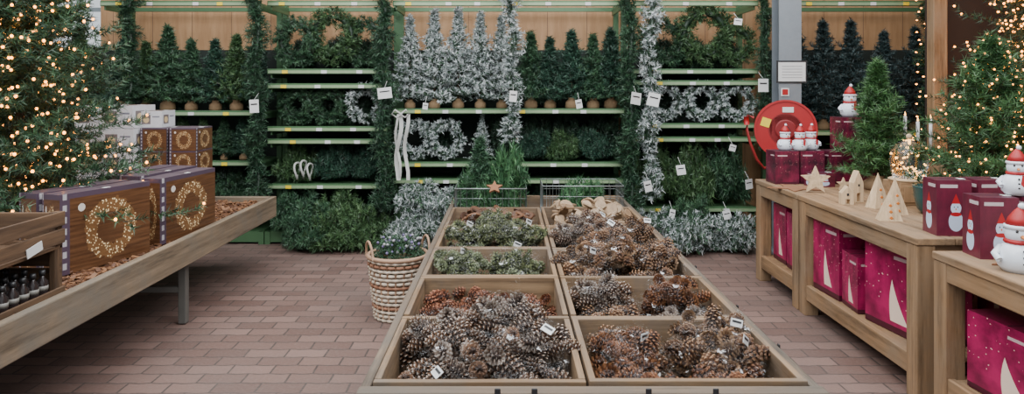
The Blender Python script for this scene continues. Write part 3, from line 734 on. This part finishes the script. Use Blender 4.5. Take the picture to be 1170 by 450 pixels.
mb.obj('heather_filling', [M_NEED, M_GEN], parent=o)

# ------------------------------------------------------------------ right tables
RX, RZ = 1.95, .78
def rtable(y0, y1, z, x0=RX, x1=3.1):
    mb = MB(); nb = 6
    for i in range(nb):
        a = x0+(x1-x0)*i/nb; mb.board(a, a+(x1-x0)/nb-.004, y0, y1, z-.035, z)
    mb.board(x0+.01, x0+.04, y0+.02, y1-.02, z-.12, z-.036)
    mb.board(x0+.04, x1-.04, y0+.02, y0+.05, z-.12, z-.036); mb.board(x0+.04, x1-.04, y1-.05, y1-.02, z-.12, z-.036)
    for y in (y0+.05, y1-.05):
        for x in (x0+.05, x1-.05): mb.board(x-.045, x+.045, y-.045, y+.045, 0, z-.036)
    mb.board(x0+.015, x0+.05, y0+.05, y1-.05, .10, .20)
    mb.board(x0+.05, x1-.05, y0+.05, y1-.05, .17, .195)
    return mb.obj('display_workbench', W_TAN, bevel=.005)
rtable(4.72, 5.52, RZ); rtable(3.34, 4.70, RZ); rtable(1.9, 3.22, RZ-.03)
zs = .2
pbox('star_light_box', 'mag', 2.13, 5.25, zs, .18, .24, .42); pbox('star_light_box', 'mag', 2.12, 4.97, zs, .18, .24, .40)
pbox('cone_light_box', 'mag', 2.14, 4.43, zs, .26, .32, .46, radians(3)); pbox('cone_light_box', 'mag', 2.62, 4.4, zs, .28, .30, .42)
pbox('cone_light_box', 'mag', 2.12, 4.13, zs, .20, .22, .32, radians(-4)); pbox('cone_light_box', 'mag', 2.6, 4.0, zs, .30, .25, .38)
pbox('cone_light_box', 'mag', 2.18, 3.74, zs, .26, .46, .46, radians(9)); pbox('cone_light_box', 'mag', 2.70, 3.65, zs, .3, .3, .43)
pbox('cone_light_box', 'mag', 2.20, 2.86, zs, .34, .44, .33, radians(5)); pbox('cone_light_box', 'mag', 2.20, 2.42, zs, .30, .34, .33)
pbox('cone_light_box', 'mag', 2.7, 2.9, zs, .36, .34, .32)
for x, y, z in ((2.08, 5.3, RZ), (2.28, 5.32, RZ), (2.48, 5.3, RZ), (2.68, 5.33, RZ), (2.6, 5.36, RZ+.25)):
    pbox('star_light_box', 'plum', x, y, z, .18, .18, .245, radians(R(-4, 4)))
pbox('snowman_light_box', 'snow', 2.28, 5.12, RZ, .17, .12, .1, .1)
def snowman(x, y, z, H, rot=0):
    mb = MB(); s = H
    mb.lathe([(.02, 0), (.20, .0), (.27, .08), (.29, .2), (.25, .34), (.17, .42)], 20, 0)
    mb.sphere((0, 0, .55), .185, 0, 18)
    mb.lathe([(.175, .40), (.2, .43), (.19, .46), (.16, .475)], 18, 1); mb.box((.08, -.255, .3), (.08, .03, .22), 1, R=rotm(-.1, .15, 0))
    mb.lathe([(.185, .62), (.20, .65), (.19, .68)], 18, 0); mb.lathe([(.18, .67), (.14, .78), (.07, .88), (.02, .93)], 16, 1); mb.sphere((.03, 0, .95), .05, 0, 10)
    mb.lathe([(.03, 0), (.02, .06), (.002, .13)], 8, 3, (0, -.17, .53), R=rotm(radians(95), 0, 0))
    for sx in (-.065, .065): mb.sphere((sx, -.165, .60), .02, 2, 8)
    for zz in (.16, .25, .34): mb.sphere((0, -.285+.12*abs(zz-.2), zz), .02, 2, 8)
    for sx in (-1, 1): mb.tube([(sx*.22, 0, .34), (sx*.32, -.08, .25), (sx*.28, -.16, .18)], [.055, .05, .045], 8, 0)
    for v in mb.v: v *= s
    return mb.obj('light_up_snowman', [M_SNOW, M_RED, M_BLACK, M_ORANGE], (x, y, z), rot)
snowman(2.62, 5.36, RZ+.498, .25, -.2)
for x, y in ((2.10, 5.3), (2.2, 5.27), (2.31, 5.33)): snowman(x, y, RZ+.248, .20, R(-.5, .5))
snowman(2.09, 2.86, RZ-.03, .28, -.4)
pbox('snowman_light_box', 'snow', 2.17, 3.46, RZ, .16, .14, .27, radians(-6)); pbox('snowman_light_box', 'snow', 2.36, 3.47, RZ, .16, .14, .27, radians(3))
pbox('snowman_light_box', 'snow', 2.15, 3.12, RZ-.03, .16, .14, .27, radians(-5)); pbox('snowman_light_box', 'snow', 2.34, 3.12, RZ-.03, .16, .14, .27)
snowman(2.27, 3.12, RZ+.243, .22, -.5)
mb = MB(); mb.prism([(x*.2, z*.2) for x, z in star], .03, 1, (0, 0, .085)); mb.obj('wooden_star', W_LIGHT, (2.11, 4.80, RZ), -.2, bevel=.002)
mb = MB(); mb.prism([(x*.1, z*.1) for x, z in star], .02, 1, (0, 0, .043)); mb.obj('wooden_star', W_LIGHT, (2.35, 4.9, RZ), -.1, bevel=.002)
def house(x, y, w, h, rot):
    mb = MB(); th_ = .05
    mb.prism([(-w/2, 0), (-w/6, 0), (-w/6, h*.3), (w/6, h*.3), (w/6, 0), (w/2, 0), (w/2, h*.62), (0, h), (-w/2, h*.62)], th_, 2)
    mb.box((0, -th_/2-.001, h*.55), (w*.18, .003, w*.2), 3); mb.box((0, 0, .002), (w*.4, th_*.8, .003), 1)
    mb.obj('wooden_house_ornament', W_LIGHT+[M_BLACK], (x, y, RZ), rot, bevel=.002)
def wtree(x, y, w, h, rot):
    mb = MB(); 
    V = [(-w/2, -w/3, 0), (w/2, -w/3, 0), (w/2, w/3, 0), (-w/2, w/3, 0), (0, -.004, h), (.004, .004, h)]
    mb.add(V, [[0, 3, 2, 1], [0, 1, 4], [1, 2, 5, 4], [2, 3, 5], [3, 0, 4, 5]], 2)
    for k in range(3): mb.box((0, -w/3*(1-(.15+k*.2))-.004, h*(.12+k*.2)), (w*.12, .006, w*.12), 3, R=rotm(.2, pi/4, 0))
    mb.obj('wooden_tree_ornament', W_LIGHT+[M_ORANGE], (x, y, RZ), rot, bevel=.002)
house(2.09, 4.32, .075, .115, -.1); house(2.19, 4.40, .07, .20, .2)
wtree(2.22, 4.2, .12, .21, .3); wtree(2.07, 3.80, .12, .16, -.2); wtree(2.20, 3.98, .12, .21, .1)
for x, y, w, d, rot in ((2.06, 5.0, .2, .28, .2), (2.10, 2.98, .14, .2, .5)):
    zz = RZ if y > 3.2 else RZ-.03
    q = MB(); q.prism([(a*w*2, b*d*1.4) for a, b in star], .006, 0, R=rotm(-pi/2, 0, 0)); q.obj('felt_star_mat', [M_FELT], (x if y > 3.2 else x+.08, y, zz+.004), rot)
me, tips1 = tree_mesh('small_pine_mesh', .87, .25, 110, 8, .10, 22, .055, .006, (.02, .07, .02), (.09, .21, .06), pot=True, base_r=.09, up=.8, z0=.13, jag=.3)
put(me, 'potted_pine', (2.60, 4.93, RZ), .5)
me, tips2 = tree_mesh('lit_pine_mesh', .98, .40, 150, 10, .12, 24, .055, .006, (.018, .06, .02), (.08, .19, .06), pot=True, base_r=.10, up=.5, z0=.12, jag=.3)
o = put(me, 'lit_potted_pine', (2.80, 4.05, RZ), .5); bulbs('fairy_lights', tips2[rng.choice(len(tips2), 200, replace=False)], .006, M_BULB, o)
mb = MB(); mb.lathe([(.075, 0), (.10, .03), (.115, .10), (.12, .15), (.125, .16), (.11, .16), (.1, .13), (.02, .12)], 28, 0); mb.obj('glazed_pot', [M_POT], (2.44, 3.98, RZ))
mb = MB(); mb.lathe([(.02, 0), (.11, 0), (.12, .012), (.10, .02)], 24, 1); mb.lathe([(.09, .02), (.105, .06), (.11, .14), (.10, .2), (.06, .245), (.02, .26)], 28, 0); mb.sphere((0, 0, .275), .018, 1)
for i in range(40):
    a = R(0, 6.28); r = R(.02, .07); mb.sphere((r*cos(a), r*sin(a), R(.04, .19)), .005, 2, 6)
mb.obj('glass_cloche_with_lights', [M_GLASS, W_LIGHT[0], M_BULBW], (2.50, 4.36, RZ+.14))
mb = MB(); mb.box((2.50, 4.36, RZ+.07), (.22, .2, .138), 0); mb.box((2.50, 4.257, RZ+.07), (.18, .004, .1), 1); mb.obj('wooden_riser', [W_TAN[0], W_TAN[2]], bevel=.004)
mb = MB()
for dx, h in ((-.05, .24), (.04, .2), (.13, .22)):
    mb.lathe([(.035, 0), (.02, .015), (.012, .05), (.02, .08)], 10, 0, (dx, 0, 0)); mb.lathe([(.011, .08), (.011, .08+h)], 10, 1, (dx, 0, 0)); mb.lathe([(.003, .08+h), (.007, .09+h), (.001, .11+h)], 6, 2, (dx, 0, 0))
mb.obj('candle_holders', [M_GLASS, M_WHITE, M_BULBW], (2.86, 4.95, RZ+.2))
mb = MB(); mb.box((2.9, 4.95, RZ+.1), (.3, .2, .2), 0); mb.box((2.9, 4.846, RZ+.1), (.26, .004, .16), 1); mb.obj('wooden_riser', [W_TAN[0], W_TAN[2]], bevel=.004)

mb = MB()
for x in (3.62, 5.05): mb.board(x, x+.12, 5.95, 6.05, 0, 2.9)
mb.board(3.5, 5.25, 5.93, 6.07, 2.75, 2.88)
mb.box((4.4, 6.12, 1.3), (1.5, .02, 2.6), 3)
mb.obj('rustic_display_frame', W_TAN+[plain('dark_brown_backing', (.03, .016, .01), .8)], bevel=.006)
me, tips3 = tree_mesh('tall_lit_tree_mesh', 4.0, .80, 330, 12, .14, 20, .05, .0065, (.010, .034, .018), (.05, .11, .05), pot=False, z0=.1, up=.1, jag=.2)
o = put(me, 'lit_christmas_tree', (4.02, 5.24, 0), .5); bulbs('fairy_lights', tips3[rng.choice(len(tips3), 2200, replace=False)], .009, M_BULB, o)
mb = MB(); mb.lathe([(.13, 0), (.16, .2), (.17, .22), (.15, .22)], 20, 0); mb.obj('pot', [M_JUTE], parent=o)

# ------------------------------------------------------------------ light
w = bpy.data.worlds.new('overcast_sky'); scene.world = w; w.use_nodes = True
bg = w.node_tree.nodes['Background']; bg.inputs[0].default_value = (.88, .95, 1.0, 1); bg.inputs[1].default_value = 1.0
def area(name, loc, size, e, rot=(0, 0, 0), col=(1, 1, 1)):
    l = bpy.data.lights.new(name, 'AREA'); l.shape = 'RECTANGLE'; l.size, l.size_y = size; l.energy = e; l.color = col
    o = bpy.data.objects.new(name, l); o.location = loc; o.rotation_euler = rot; scene.collection.objects.link(o)
area('skylight_panel', (-.5, 4.0, 4.2), (7, 5), 340, col=(.98, .99, 1))
area('shelf_fill_panel', (0, 1.5, 4.0), (7, 2), 290, (radians(55), 0, 0), col=(.98, .99, 1))  # added fill lamp, tilted forward to brighten the back shelves

cam = bpy.data.cameras.new('camera'); co = bpy.data.objects.new('camera', cam); scene.collection.objects.link(co)
co.location = (0, 0, 1.5); co.rotation_euler = (radians(90), 0, 0)
cam.sensor_width = 36; cam.lens = 800/1170*36; cam.shift_x = 5/1170; cam.shift_y = -125/1170; cam.clip_start = .05
scene.camera = co
